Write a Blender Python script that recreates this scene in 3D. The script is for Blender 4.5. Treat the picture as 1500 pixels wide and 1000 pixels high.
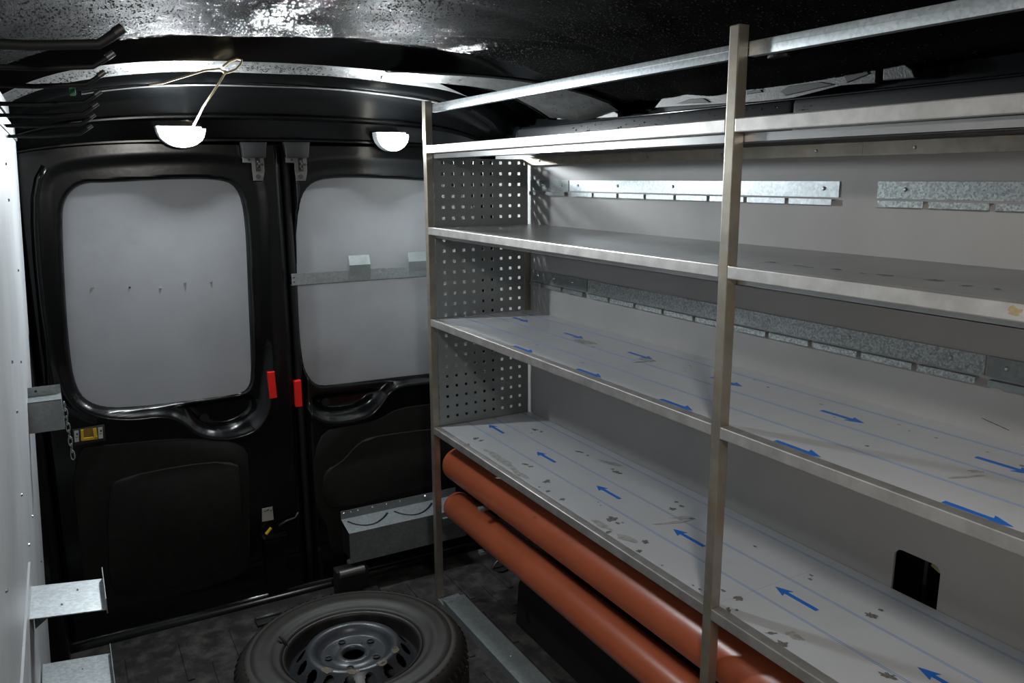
import bpy, bmesh, math, random
import numpy as np
from mathutils import Vector, Matrix
random.seed(7); rng = np.random.default_rng(5)
for o in list(bpy.data.objects): bpy.data.objects.remove(o)
scn = bpy.context.scene
COL = scn.collection

# ------------------------------------------------------------------ camera
# metres; x across the van, y towards the rear doors, z up; floor at z = 0
CAM = Vector((0.0, 0.0, 1.6016))
VY, VZ, FOC = (79-750, -(262-500)), (784-750, -(6150-500)), 1169.4075
Yc = Vector((VY[0], VY[1], -FOC)).normalized()
Zc = -Vector((VZ[0], VZ[1], -FOC)).normalized()
Xc = Yc.cross(Zc).normalized()
ROT = Matrix((Xc, Yc, Zc))
cd = bpy.data.cameras.new('camera'); cam = bpy.data.objects.new('camera', cd); COL.objects.link(cam)
cam.matrix_world = Matrix.Translation(CAM) @ ROT.to_4x4()
cd.sensor_width = 36; cd.lens = FOC/1500*36; cd.clip_start = 0.01; cd.clip_end = 50
scn.camera = cam

# ------------------------------------------------------------------ world, light, exposure
w = bpy.data.worlds.new('world'); scn.world = w; w.use_nodes = True
w.node_tree.nodes['Background'].inputs[0].default_value = (1.0, 0.85, 0.69, 1)
w.node_tree.nodes['Background'].inputs[1].default_value = 2.6
scn.view_settings.view_transform = 'Standard'; scn.view_settings.look = 'None'
scn.view_settings.gamma = 1; scn.view_settings.use_curve_mapping = False
scn.view_settings.exposure = 0.18
LENS_POWER = 920.0        # emission of the two rear lamps
FRONT_POWER = 8.0        # third lamp, on the roof just over the camera

def area(name, loc, rot, sx, sy, power, col):
    l = bpy.data.lights.new(name, 'AREA'); l.shape = 'RECTANGLE'; l.size = sx; l.size_y = sy
    l.energy = power; l.color = col
    o = bpy.data.objects.new(name, l); COL.objects.link(o); o.location = loc; o.rotation_euler = rot
    return o
area('roof_lamp_light', (0.45, 0.28, 1.855), (math.radians(32), 0, math.radians(-12)), 0.13, 0.05, FRONT_POWER, (1.0, 0.96, 0.90))

def P(px, py, x=None, y=None, z=None):
    """point of the plane x=, y= or z= that the photograph shows at that pixel"""
    d = ROT @ Vector((px-750, -(py-500), -FOC))
    if x is not None: t = (x-CAM.x)/d.x
    elif y is not None: t = (y-CAM.y)/d.y
    else: t = (z-CAM.z)/d.z
    return CAM + d*t

# ------------------------------------------------------------------ materials
def mat(name, col, rough=0.5, metal=0.0, noise=None, bump=None, spec=0.5, coat=0.0, col2=None, vor=None, stain=None, emit=None, rrange=None):
    """noise=(scale, amount)  bump=(scale, strength[, distance])  vor=(scale, amount)  stain=(scale, colour, lo, hi)"""
    m = bpy.data.materials.new(name); m.use_nodes = True
    nt = m.node_tree; N = nt.nodes; L = nt.links; b = N['Principled BSDF']
    b.inputs['Roughness'].default_value = rough; b.inputs['Metallic'].default_value = metal
    b.inputs['Specular IOR Level'].default_value = spec
    b.inputs['Coat Weight'].default_value = coat
    geo = N.new('ShaderNodeNewGeometry'); src = geo.outputs['Position']
    c = N.new('ShaderNodeRGB'); c.outputs[0].default_value = (*col, 1); out = c.outputs[0]
    def mix(a, bcol, fac):
        mx = N.new('ShaderNodeMix'); mx.data_type = 'RGBA'
        L.new(fac, mx.inputs[0]); L.new(a, mx.inputs[6])
        if isinstance(bcol, tuple): mx.inputs[7].default_value = (*bcol, 1)
        else: L.new(bcol, mx.inputs[7])
        return mx.outputs[2]
    def ntex(scale, detail=5, rough_=0.6):
        t = N.new('ShaderNodeTexNoise'); t.inputs['Scale'].default_value = scale
        t.inputs['Detail'].default_value = detail; t.inputs['Roughness'].default_value = rough_
        L.new(src, t.inputs['Vector']); return t
    def ramp(s, lo, hi):
        r = N.new('ShaderNodeMapRange'); r.inputs[1].default_value = lo; r.inputs[2].default_value = hi
        L.new(s, r.inputs[0]); return r.outputs[0]
    if noise:
        t = ntex(noise[0]); k = noise[1]
        c2 = col2 or tuple(v*(1-k) for v in col)
        out = mix(out, c2, ramp(t.outputs[0], 0.35, 0.7))
    if vor:
        t = N.new('ShaderNodeTexVoronoi'); t.inputs['Scale'].default_value = vor[0]; L.new(src, t.inputs['Vector'])
        sep = N.new('ShaderNodeSeparateColor'); L.new(t.outputs['Color'], sep.inputs[0])
        out = mix(out, tuple(v*(1-vor[1]) for v in col), sep.outputs[0])
    if stain:
        t = ntex(stain[0], 8, 0.65)
        out = mix(out, stain[1], ramp(t.outputs[0], stain[2], stain[3]))
    L.new(out, b.inputs['Base Color'])
    if rrange:
        t = ntex(rrange[0], 4); r = N.new('ShaderNodeMapRange'); r.inputs[1].default_value = .3; r.inputs[2].default_value = .7
        r.inputs[3].default_value = rrange[1]; r.inputs[4].default_value = rrange[2]
        L.new(t.outputs[0], r.inputs[0]); L.new(r.outputs[0], b.inputs['Roughness'])
    if bump:
        t = ntex(bump[0], 4, 0.6)
        bp = N.new('ShaderNodeBump'); bp.inputs['Strength'].default_value = bump[1]
        bp.inputs['Distance'].default_value = bump[2] if len(bump) > 2 else 0.01
        L.new(t.outputs[0], bp.inputs['Height']); L.new(bp.outputs[0], b.inputs['Normal'])
    if emit:
        b.inputs['Emission Color'].default_value = (*emit[0], 1); b.inputs['Emission Strength'].default_value = emit[1]
    return m

M = {}
M['black'] = mat('black_paint', (0.004, 0.0045, 0.005), 0.2, spec=0.38, coat=0.0, bump=(6, 0.06, 0.01))
M['blacksheen'] = mat('satin_black_paint', (0.008, 0.009, 0.011), 0.45, spec=0.12, bump=(60, 0.05, 0.002))
M['blackmat'] = mat('black_fibre', (0.011, 0.010, 0.009), 0.75, spec=0.25, noise=(40, 0.4))
M['roof'] = mat('wet_black_roof', (0.009, 0.0085, 0.0085), 0.55, spec=0.03, bump=(260, 1.0, 0.02), noise=(6, 0.5), rrange=(7, 0.42, 0.62))
M['roof'].node_tree.nodes['Principled BSDF'].inputs['IOR'].default_value = 1.16
M['beam'] = mat('wet_grey_flange', (0.10, 0.10, 0.098), 0.38, spec=0.5, bump=(320, 0.4, 0.003), noise=(60, 0.5))
M['rubber'] = mat('black_rubber', (0.012, 0.012, 0.012), 0.6, spec=0.3)
M['board'] = mat('grey_board', (0.36, 0.37, 0.39), 0.42, spec=0.45, noise=(5, 0.10), bump=(300, 0.04, 0.001), stain=(3, (0.30, 0.30, 0.31), 0.6, 0.8))
M['wallboard'] = mat('warm_grey_board', (0.34, 0.335, 0.33), 0.5, spec=0.35, noise=(4, 0.10), bump=(260, 0.06, 0.001))
M['sheet'] = mat('aluminium_sheet', (0.50, 0.52, 0.54), 0.48, spec=0.5, noise=(3, 0.22), bump=(12, 0.08, 0.004), stain=(18, (0.33, 0.33, 0.33), 0.62, 0.8))
M['galv'] = mat('galvanised_steel', (0.50, 0.54, 0.56), 0.42, 0.75, vor=(160, 0.30), noise=(30, 0.15))
M['galvdark'] = mat('dull_galvanised_steel', (0.30, 0.33, 0.335), 0.5, 0.55, vor=(150, 0.3), noise=(14, 0.35))
M['spangle'] = mat('spangled_galvanised_steel', (0.46, 0.50, 0.50), 0.45, 0.6, vor=(240, 0.55))
M['tube'] = mat('bare_steel_tube', (0.68, 0.65, 0.62), 0.38, 0.85, noise=(22, 0.28), bump=(90, 0.10, 0.001), stain=(14, (0.42, 0.34, 0.22), 0.66, 0.82))
M['post'] = mat('browned_steel_tube', (0.40, 0.36, 0.30), 0.36, 0.75, noise=(16, 0.3), stain=(10, (0.40, 0.29, 0.15), 0.55, 0.8))
M['perf'] = mat('perforated_steel', (0.33, 0.35, 0.345), 0.46, 0.6, noise=(9, 0.3), vor=(120, 0.15), stain=(11, (0.12, 0.12, 0.12), 0.66, 0.8))
M['film'] = mat('film_covered_steel', (0.47, 0.48, 0.50), 0.34, 0.0, spec=0.5, noise=(5, 0.08), stain=(6, (0.38, 0.37, 0.35), 0.6, 0.85))
M['traymetal'] = mat('tray_steel', (0.38, 0.38, 0.38), 0.32, 0.7, noise=(8, 0.2))
M['blue'] = mat('blue_print', (0.01, 0.13, 0.52), 0.4)
M['blueline'] = mat('pale_blue_print', (0.19, 0.28, 0.45), 0.45)
M['residue'] = mat('dark_glue_residue', (0.045, 0.042, 0.036), 0.7, noise=(260, 0.5), col2=(0.24, 0.23, 0.21))
M['smear'] = mat('grey_smear', (0.40, 0.39, 0.37), 0.5, noise=(60, 0.45))
M['pipe'] = mat('orange_brown_plastic', (0.35, 0.082, 0.034), 0.33, spec=0.5, noise=(7, 0.12), bump=(40, 0.06, 0.002), stain=(40, (0.30, 0.06, 0.03), 0.66, 0.8))
M['floor'] = mat('dirty_rubber_floor', (0.028, 0.026, 0.0255), 0.66, spec=0.25, noise=(7, 0.6), stain=(13, (0.078, 0.073, 0.068), 0.45, 0.72), bump=(60, 0.3, 0.004))
M['tyre'] = mat('tyre_rubber', (0.023, 0.0205, 0.018), 0.5, spec=0.35, noise=(10, 0.3), bump=(120, 0.12, 0.002))
M['rim'] = mat('grey_painted_steel', (0.045, 0.05, 0.057), 0.34, 0.25, noise=(14, 0.3), stain=(26, (0.10, 0.085, 0.06), 0.68, 0.74))
M['rimdark'] = mat('rusty_rim_well', (0.022, 0.019, 0.017), 0.45, 0.3, noise=(22, 0.4))
M['rust'] = mat('rusty_patch', (0.13, 0.105, 0.075), 0.7, noise=(60, 0.4))
M['red'] = mat('red_reflector', (0.85, 0.02, 0.015), 0.35)
M['darkred'] = mat('dark_red_plastic', (0.16, 0.006, 0.01), 0.4)
M['yellow'] = mat('yellow_plastic', (0.62, 0.40, 0.02), 0.35)
M['white'] = mat('white_label', (0.50, 0.50, 0.48), 0.5)
M['ink'] = mat('black_ink', (0.02, 0.02, 0.02), 0.6)
M['cord'] = mat('tan_cord', (0.60, 0.48, 0.30), 0.7, noise=(300, 0.3))
M['hole'] = mat('black_recess', (0.003, 0.003, 0.003), 0.6)
M['lens'] = mat('lit_lamp_lens', (0.9, 0.9, 0.9), 0.3, emit=((0.90, 0.97, 1.0), LENS_POWER))
M['whiteplastic'] = mat('white_lamp_housing', (0.75, 0.77, 0.78), 0.35)
M['water'] = mat('water_droplet', (0.03, 0.03, 0.03), 0.06, spec=0.9, coat=0.5)
M['screw'] = mat('bright_screw', (0.60, 0.60, 0.58), 0.25, 0.8)
M['cover'] = mat('charcoal_plastic', (0.012, 0.0125, 0.0135), 0.5)
M['latchmetal'] = mat('dull_latch_steel', (0.13, 0.13, 0.125), 0.42, 0.6)

# ------------------------------------------------------------------ mesh helpers
def BM(): return bmesh.new()
def obj(name, bm, m, parent=None, smooth=False, kind=None, label=None, angle=None):
    bmesh.ops.recalc_face_normals(bm, faces=bm.faces)
    me = bpy.data.meshes.new(name); bm.to_mesh(me); bm.free()
    me.materials.append(m)
    if smooth:
        me.shade_smooth()
        if angle is not None:
            try: me.set_sharp_from_angle(angle=math.radians(angle))
            except Exception: pass
    o = bpy.data.objects.new(name, me); COL.objects.link(o)
    if parent is not None: put(o, parent)
    if kind: o['kind'] = kind
    if label: o['label'] = label
    return o
def worldloc(o):
    v = Vector(o.location)
    while o.parent: o = o.parent; v += Vector(o.location)
    return v
def put(o, parent):
    o.parent = parent; o.location = Vector(o.location) - worldloc(parent)
def thing(name, label, cat, loc=(0, 0, 0), group=None):
    o = bpy.data.objects.new(name, None); o.empty_display_size = 0.05; COL.objects.link(o); o.location = loc
    return tag(o, label, cat, group)
def tag(o, label, cat, group=None):
    o['label'] = label; o['category'] = cat
    if group: o['group'] = group
    return o
def struct(name, bm, m, label, **k):
    o = obj(name, bm, m, **k); o['kind'] = 'structure'; o['label'] = label; return o
def box(bm, x0, x1, y0, y1, z0, z1, bev=0.0):
    r = bmesh.ops.create_cube(bm, size=1.0); vs = r['verts']
    for v in vs:
        v.co = Vector((x0+(x1-x0)*(v.co.x+.5), y0+(y1-y0)*(v.co.y+.5), z0+(z1-z0)*(v.co.z+.5)))
    if bev > 0:
        es = list({e for v in vs for e in v.link_edges})
        bmesh.ops.bevel(bm, geom=es, offset=bev, segments=2, profile=0.6, affect='EDGES')
    return bm
def hexa(bm, pts):
    """8 points: four of one end, then the four opposite"""
    v = [bm.verts.new(p) for p in pts]
    for f in ((0,1,2,3),(7,6,5,4),(0,4,5,1),(1,5,6,2),(2,6,7,3),(3,7,4,0)): bm.faces.new([v[i] for i in f])
def prism(bm, pts, off, bev=0.0):
    """polygon of 3-D points swept by the vector off"""
    off = Vector(off); a = [bm.verts.new(Vector(p)) for p in pts]; b = [bm.verts.new(Vector(p)+off) for p in pts]
    n = len(pts); f1 = bm.faces.new(a); bm.faces.new(b[::-1])
    for i in range(n): bm.faces.new((a[i], b[i], b[(i+1) % n], a[(i+1) % n]))
    if bev:
        es = list(f1.edges); bmesh.ops.bevel(bm, geom=es, offset=bev, segments=2, profile=0.5, affect='EDGES')
def cyl(bm, p, axis, r, h, n=12, r2=None):
    axis = Vector(axis).normalized(); q = axis.to_track_quat('Z', 'Y').to_matrix().to_4x4()
    bmesh.ops.create_cone(bm, cap_ends=True, segments=n, radius1=r, radius2=r if r2 is None else r2, depth=h,
                          matrix=Matrix.Translation(Vector(p)+axis*h/2) @ q)
def sweep(bm, path, r, n=8, closed=False, flat=1.0):
    path = [Vector(p) for p in path]; rings = []; m = len(path)
    for i, p in enumerate(path):
        a = path[(i-1) % m] if (closed or i) else p; b = path[(i+1) % m] if (closed or i < m-1) else p
        t = (b-a).normalized(); u = t.cross(Vector((0, 0, 1)))
        if u.length < 1e-3: u = t.cross(Vector((0, 1, 0)))
        u.normalize(); w_ = u.cross(t)
        rings.append([bm.verts.new(p + u*r*math.cos(k*2*math.pi/n) + w_*r*flat*math.sin(k*2*math.pi/n)) for k in range(n)])
    for i in range(m if closed else m-1):
        A, B = rings[i], rings[(i+1) % m]
        for k in range(n): bm.faces.new((A[k], A[(k+1) % n], B[(k+1) % n], B[k]))
    if not closed: bm.faces.new(rings[0][::-1]); bm.faces.new(rings[-1])
def lathe(bm, prof, c, n=64, closed=True):
    """profile of (r, z) about the vertical axis through c"""
    rings = [[bm.verts.new((c[0]+r*math.cos(k*2*math.pi/n), c[1]+r*math.sin(k*2*math.pi/n), c[2]+z)) for k in range(n)] for r, z in prof]
    m = len(rings)
    for i in range(m if closed else m-1):
        A, B = rings[i], rings[(i+1) % m]
        for k in range(n): bm.faces.new((A[k], A[(k+1) % n], B[(k+1) % n], B[k]))
def screw(bm, p, axis, r=0.005, h=0.003): cyl(bm, p, axis, r, h, 10, r*0.55)
def grid(bm, xs, ys, f):
    V = [[bm.verts.new(f(x, y)) for x in xs] for y in ys]
    for j in range(len(ys)-1):
        for i in range(len(xs)-1): bm.faces.new((V[j][i], V[j][i+1], V[j+1][i+1], V[j+1][i]))
def fan(a, b, n): return [a+(b-a)*i/(n-1) for i in range(n)]
def crown(x):
    u = min(x-0.75, 0.80); return -0.085*u*u - (0.35 if u > 0 else 0.18)*u**6
def smoothpoly(pts, it=2):
    for _ in range(it):
        q = []
        for i in range(len(pts)):
            a, b = pts[i], pts[(i+1) % len(pts)]
            q.append(tuple(.75*a[k]+.25*b[k] for k in range(2))); q.append(tuple(.25*a[k]+.75*b[k] for k in range(2)))
        pts = q
    return pts
def sdf(poly, X, Z):
    """signed distance (negative inside) of arrays X, Z to a polygon"""
    poly = np.array(poly); d = np.full(X.shape, 1e9); ins = np.zeros(X.shape, bool)
    for i in range(len(poly)):
        a = poly[i]; b = poly[(i+1) % len(poly)]; e = b-a
        t = np.clip(((X-a[0])*e[0]+(Z-a[1])*e[1])/max(e@e, 1e-12), 0, 1)
        d = np.minimum(d, np.hypot(X-a[0]-t*e[0], Z-a[1]-t*e[1]))
        if (a[1] > b[1]) != (b[1] > a[1]) or True:
            c = (a[1] > Z) != (b[1] > Z)
            with np.errstate(divide='ignore', invalid='ignore'):
                ins ^= c & (X < (b[0]-a[0])*(Z-a[1])/(b[1]-a[1]+1e-15)+a[0])
    return np.where(ins, -d, d)
def sm(t): t = np.clip(t, 0, 1); return t*t*(3-2*t)

# ================================================================== SETTING
# floor: rubber mat with raised ribs and dirt
bm = BM(); box(bm, -0.25, 1.66, -1.3, 3.05, -0.04, 0.0)
fl = struct('floor', bm, M['floor'], 'dirty black rubber cargo floor with raised ribs')
bm = BM()
for i, x in enumerate(fan(-0.12, 1.5, 20)):
    y = -1.2+(i % 2)*0.17
    while y < 2.6:
        box(bm, x-0.011, x+0.011, y, y+0.24, -0.003, 0.005, 0.0028); y += 0.34
obj('floor_rib', bm, M['floor'], fl, smooth=True, angle=40, kind='stuff')

# roof skin with soft folds, from the cab end to the first cross member
def roofz(x, y):
    z = 1.967 + crown(x)
    z += 0.010*math.sin(3.1*x+2.0*y+0.7)*math.sin(4.3*y-1.3*x)
    z += 0.006*math.exp(-((y-1.7-0.45*(x-0.9))/0.035)**2)*(1 if x > .6 else math.exp(-((x-.6)/.2)**2))
    z -= 0.007*math.exp(-((y-1.35-0.5*(x-0.9))/0.05)**2)
    z += 0.005*math.exp(-((y-2.05-0.25*math.sin(3*x))/0.03)**2)
    return z
bm = BM()
ys = fan(-1.3, 2.24, 120); xs = fan(-0.30, 1.72, 90)
grid(bm, xs, ys, lambda x, y: (x, y, roofz(x, y)))
grid(bm, xs, [0, .25, .5, .75, 1], lambda x, t: (x, 2.24+0.045*math.sin(t*math.pi/2)+(0.012*math.sin(9*x)+0.006*math.sin(23*x+1))*t, roofz(x, 2.24)+0.075*(1-math.cos(t*math.pi/2))))
bmesh.ops.remove_doubles(bm, verts=bm.verts, dist=0.0005)
ceil_ = struct('ceiling', bm, M['roof'], 'wet black roof covered in condensation droplets', smooth=True)
bm = BM(); cyl(bm, (1.47, 1.37, roofz(1.47, 1.37)-0.004), (0, 0, 1), 0.017, 0.006, 20)
for v in bm.verts: v.co.y = 1.37+(v.co.y-1.37)*1.8
obj('roof_hole', bm, M['hole'], ceil_, label='oval hole in the roof')
# condensation on the roof
def drops(bm, pts, rmin, rmax, up=(0, 0, -1), n=6):
    up = Vector(up).normalized(); u = up.orthogonal().normalized(); w_ = up.cross(u)
    for p in pts:
        p = Vector(p); r = rmin+(rmax-rmin)*random.random()**3
        a = [bm.verts.new(p+(u*math.cos(k*2*math.pi/n)+w_*math.sin(k*2*math.pi/n))*r) for k in range(n)]
        b = [bm.verts.new(p+up*r*.42+(u*math.cos(k*2*math.pi/n)+w_*math.sin(k*2*math.pi/n))*r*.62) for k in range(n)]
        t = bm.verts.new(p+up*r*.6)
        for k in range(n):
            bm.faces.new((a[k], a[(k+1) % n], b[(k+1) % n], b[k])); bm.faces.new((b[k], b[(k+1) % n], t))
bm = BM(); pts = []
for i in range(26000):
    x = random.uniform(-0.1, 1.6); y = 0.9+1.36*random.random()**0.7
    pts.append((x, y, roofz(x, y)))
drops(bm, pts, 0.0009, 0.0030)
obj('roof_droplets', bm, M['water'], ceil_, smooth=True, kind='stuff')

# cross member over the rear doors, pressed profile following the roof's crown
def strip(prof, x0, x1, n, bm, wob=0.0):
    xs = fan(x0, x1, n)
    V = [[bm.verts.new((x, y, z+crown(x)+wob*math.sin(13*x+3*j))) for x in xs] for j, (y, z) in enumerate(prof)]
    for j in range(len(prof)-1):
        for i in range(n-1): bm.faces.new((V[j][i], V[j][i+1], V[j+1][i+1], V[j+1][i]))
bm = BM(); strip([(2.24, 2.08), (2.62, 2.07), (2.665, 2.04), (2.685, 1.975), (2.69, 1.960)], -0.30, 1.72, 60, bm)
rb = struct('trim_1', bm, M['black'], 'black rear roof cross member above the doors', smooth=True, angle=50)
bm = BM(); strip([(2.69, 1.962), (2.700, 1.956), (2.735, 1.945), (2.765, 1.936), (2.772, 1.942)], -0.12, 1.42, 100, bm, 0.0015)
for v in bm.verts:
    k = float(sm((v.co.x-1.08)/0.32)); v.co.y += (2.772-v.co.y)*k; v.co.z += (1.944+crown(v.co.x)-v.co.z)*k
obj('flange', bm, M['beam'], rb, smooth=True, label='wet grey lower flange of the cross member')
bm = BM(); pts = [(x, 2.70+0.065*q_, 1.956-0.020*q_+crown(x)) for x, q_ in [(random.uniform(-0.1, 1.15), random.random()) for _ in range(1600)]]
drops(bm, pts, 0.0012, 0.0035); obj('flange_droplets', bm, M['water'], rb, smooth=True, kind='stuff')
bm = BM(); strip([(2.772, 1.942), (2.778, 2.01), (2.83, 2.01), (2.84, 1.928), (2.845, 1.913), (2.856, 1.9075), (2.872, 1.9075), (2.885, 1.913)], -0.30, 1.72, 60, bm, 0.001)
obj('inner_lip', bm, M['black'], rb, smooth=True, angle=50)
bm = BM(); strip([(2.846, 1.910), (2.850, 1.9065), (2.874, 1.9065), (2.874, 1.9035), (2.850, 1.9035), (2.846, 1.905)], 0.10, 1.36, 70, bm, 0.0012)
obj('lip_edge', bm, M['beam'], rb, smooth=True, label='wet bright edge strip above the door header')
# header
bm = BM()
hp = [(2.885, 1.913), (2.90, 1.895), (2.905, 1.86), (2.91, 1.815), (2.897, 1.806), (2.897, 1.800), (2.912, 1.792), (2.918, 1.76), (2.925, 1.735), (2.912, 1.728), (2.912, 1.722), (2.935, 1.715), (2.99, 1.712)]
xs = fan(-0.30, 1.72, 50)
def hz(x, z): k = min(1, max(0, (z-1.715)/0.21)); return z + crown(x)*(0.35+0.65*k) + 0.004
V = [[bm.verts.new((x, y, hz(x, z))) for x in xs] for (y, z) in hp]
for j in range(len(hp)-1):
    for i in range(len(xs)-1): bm.faces.new((V[j][i], V[j][i+1], V[j+1][i+1], V[j+1][i]))
hd = struct('trim_2', bm, M['black'], 'black header panel carrying the two rear lamps', smooth=True, angle=50)
bm = BM(); box(bm, -0.35, 1.75, 3.0, 3.05, 0.0, 2.15); struct('wall_rear', bm, M['hole'], 'black body shell behind the rear doors')
bm = BM(); box(bm, -0.35, 1.75, -1.45, -1.3, 0.0, 2.15); struct('wall_front', bm, M['blackmat'], 'unseen dark bulkhead added at the cab end to block light from behind')  # unseen end wall, added dark so the glossy doors reflect black
bm = BM(); box(bm, -0.36, -0.34, -0.35, 3.05, 0.0, 2.15); struct('wall_outer_left', bm, M['hole'], 'outer body skin on the left')
bm = BM(); box(bm, -0.35, 1.75, -1.35, 3.05, 2.15, 2.18); struct('trim_3', bm, M['hole'], 'outer roof skin')

# ------------------------------------------------------------------ rear doors as pressed panels
YD = 2.93
def px2(pts, y=YD): return [(P(a, b, y=y).x, P(a, b, y=y).z) for a, b in pts]
def door(name, label, x0, x1, win, ring, pocket, extra=None):
    nx = int((x1-x0)/0.0065); nz = 260
    xs = np.linspace(x0, x1, nx); zs = np.linspace(0.03, 1.712, nz); X, Z = np.meshgrid(xs, zs)
    dW, dR, dP = sdf(win, X, Z), sdf(ring, X, Z), sdf(pocket, X, Z)
    Y = np.zeros_like(X)
    low = 0.05+0.95*sm((1.05-Z)/0.2)
    Y += 0.020*sm((-dR+0.004)/0.040)*(0.12+0.88*low) - 0.009*np.exp(-((dR-0.006)/0.013)**2)*low
    Y += 0.030*sm((-dP)/0.03)*sm((dW)/0.01)
    k = sm((-dW+0.007)/0.014); Y = Y*(1-k)+0.075*k
    Y += 0.006*np.exp(-((Z-0.17)/0.014)**2) - 0.006*sm((0.14-Z)/0.05)
    if extra is not None: Y += extra(X, Z)
    Y += 0.022*sm((x0+0.012-X)/0.012) + 0.022*sm((X-x1+0.012)/0.012)
    bm = BM(); V = [[bm.verts.new((X[j, i], YD+Y[j, i], Z[j, i])) for i in range(nx)] for j in range(nz)]
    for j in range(nz-1):
        for i in range(nx-1): bm.faces.new((V[j][i], V[j][i+1], V[j+1][i+1], V[j+1][i]))
    d = struct(name, bm, M['black'], label, smooth=True)
    bm = BM(); g = []
    cx_ = sum(p[0] for p in win)/len(win); cz_ = sum(p[1] for p in win)/len(win)
    for a, b in win:
        s = 1.012; g.append((cx_+(a-cx_)*s, YD+0.036, cz_+(b-cz_)*s))
    prism(bm, g, (0, 0.006, 0)); obj('window_board', bm, M['board'], d, label='grey board closing the window opening')
    return d
winL = smoothpoly(px2([(91, 330), (94, 292), (118, 268), (160, 268), (240, 263), (318, 262), (350, 272), (362, 320), (366, 430), (371, 545), (366, 575), (335, 582), (190, 600), (140, 598), (112, 575), (100, 500)]))
ringL = smoothpoly(px2([(58, 330), (58, 250), (110, 232), (240, 224), (350, 226), (392, 250), (395, 400), (400, 560), (388, 622), (345, 642), (295, 640), (268, 616), (240, 607), (190, 614), (135, 608), (96, 580), (72, 480)]))
pocL = smoothpoly(px2([(262, 592), (330, 584), (378, 574), (384, 606), (345, 634), (300, 634), (275, 610)]))
def exL(X, Z):
    # rounded pillar bead beside the left door's frame
    xb = -0.072 - 0.02*np.clip((1.5-Z)/1.5, 0, 1)
    return -0.010*np.exp(-((X-xb)/0.012)**2)*sm((1.62-Z)/0.1)*0 + 0.010*sm((X-0.690)/0.01)
dL = door('door_1', 'left black rear door with a grey boarded window', -0.115, 0.715, winL, ringL, pocL, exL)
winR = smoothpoly(px2([(440, 400), (438, 310), (452, 270), (492, 259), (600, 263), (660, 268), (705, 300), (705, 400), (700, 530), (690, 545), (625, 549), (490, 566), (462, 566), (446, 530)]))
ringR = smoothpoly(px2([(420, 400), (418, 290), (432, 240), (500, 232), (620, 236), (725, 250), (725, 400), (722, 540), (700, 553), (617, 560), (574, 566), (556, 594), (538, 611), (484, 620), (457, 608), (443, 585), (432, 500)]))
pocR = smoothpoly(px2([(456, 580), (490, 575), (562, 566), (550, 590), (530, 603), (484, 610), (460, 600)]))
dR_ = door('door_2', 'right black rear door with a grey boarded window', 0.745, 1.60, winR, ringR, pocR, lambda X, Z: 0.010*sm((0.765-X)/0.01))
# trim panels on the lower halves
def panel(d, outer, inner, lab):
    bm = BM(); prism(bm, [(a, YD-0.008, b) for a, b in smoothpoly(outer, 2)], (0, 0.02, 0), 0.004)
    o = obj('trim_panel', bm, M['blackmat'], d, smooth=True, angle=40, label=lab)
    bm = BM(); prism(bm, [(a, YD-0.020, b) for a, b in smoothpoly(inner, 2)], (0, 0.014, 0), 0.006)
    obj('embossed_field', bm, M['blackmat'], o, smooth=True, angle=40)
panel(dL, px2([(108, 655), (150, 652), (270, 640), (362, 645), (364, 700), (366, 800), (364, 846), (175, 886), (138, 900), (124, 860), (112, 760)]),
      px2([(158, 720), (172, 696), (345, 668), (352, 700), (352, 835), (180, 872), (162, 860), (158, 800)]), 'matt dark fibre panel on the left door')
panel(dR_, px2([(459, 632), (520, 622), (556, 614), (580, 598), (625, 592), (720, 578), (722, 700), (720, 770), (520, 812), (484, 812), (478, 760), (462, 750)]),
      px2([(470, 690), (500, 675), (520, 650), (545, 636), (700, 620), (700, 690), (500, 742), (474, 742)]), 'matt dark fibre panel on the right door')
# window board screws, left door
bm = BM()
for i, (a, b) in enumerate([(136, 421), (190, 421), (235, 422), (271, 414), (309, 413)]):
    p = P(a, b, y=YD+0.036); s = BM(); screw(s, p, (0, -1, 0), 0.0048 if i != 1 else 0.0036, 0.006 if i == 3 else 0.004)
    obj('screw', s, M['screw'] if i != 1 else M['ink'], dL)
bm.free()
# round blanking plugs in the handle pockets and pillar
for (a, b, d, yy) in ((299, 612, dL, YD+0.046), (477, 588, dR_, YD+0.046), (72, 368, dL, YD+0.02), (75, 446, dL, YD+0.02)):
    p = P(a, b, y=yy); s = BM(); cyl(s, (p.x, yy, p.z), (0, -1, 0), 0.017, 0.006, 20); cyl(s, (p.x, yy-0.006, p.z), (0, -1, 0), 0.011, 0.002, 16)
    obj('blanking_plug', s, M['rubber'], d, smooth=True, angle=40)
# rubber seals between and beside the doors
for x, nm in ((0.730, 'centre'),):
    bm = BM(); sweep(bm, [(x, 2.958, z) for z in fan(0.03, 1.72, 12)], 0.014, 8)
    obj('door_seal', bm, M['rubber'], dL, smooth=True, label='black rubber seal where the two doors meet')
# D pillars
def pillar(name, xa, xb, lab):
    bm = BM(); box(bm, xa, xb, 2.80, 3.0, 0.0, 1.80, 0.03); return struct(name, bm, M['black'], lab, smooth=True, angle=60)
pillar('trim_4', -0.32, -0.118, 'black body pillar beside the left rear door')
pillar('trim_5', 1.605, 1.72, 'black body pillar beside the right rear door')
bm = BM(); path = [P(a, b, y=2.925) for a, b in [(66, 244), (56, 262), (51, 290), (51, 330), (54, 380), (60, 440), (66, 500), (72, 560), (80, 610)]]
sweep(bm, path, 0.012, 10); obj('pressed_bead', bm, M['black'], dL, smooth=True)
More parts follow.
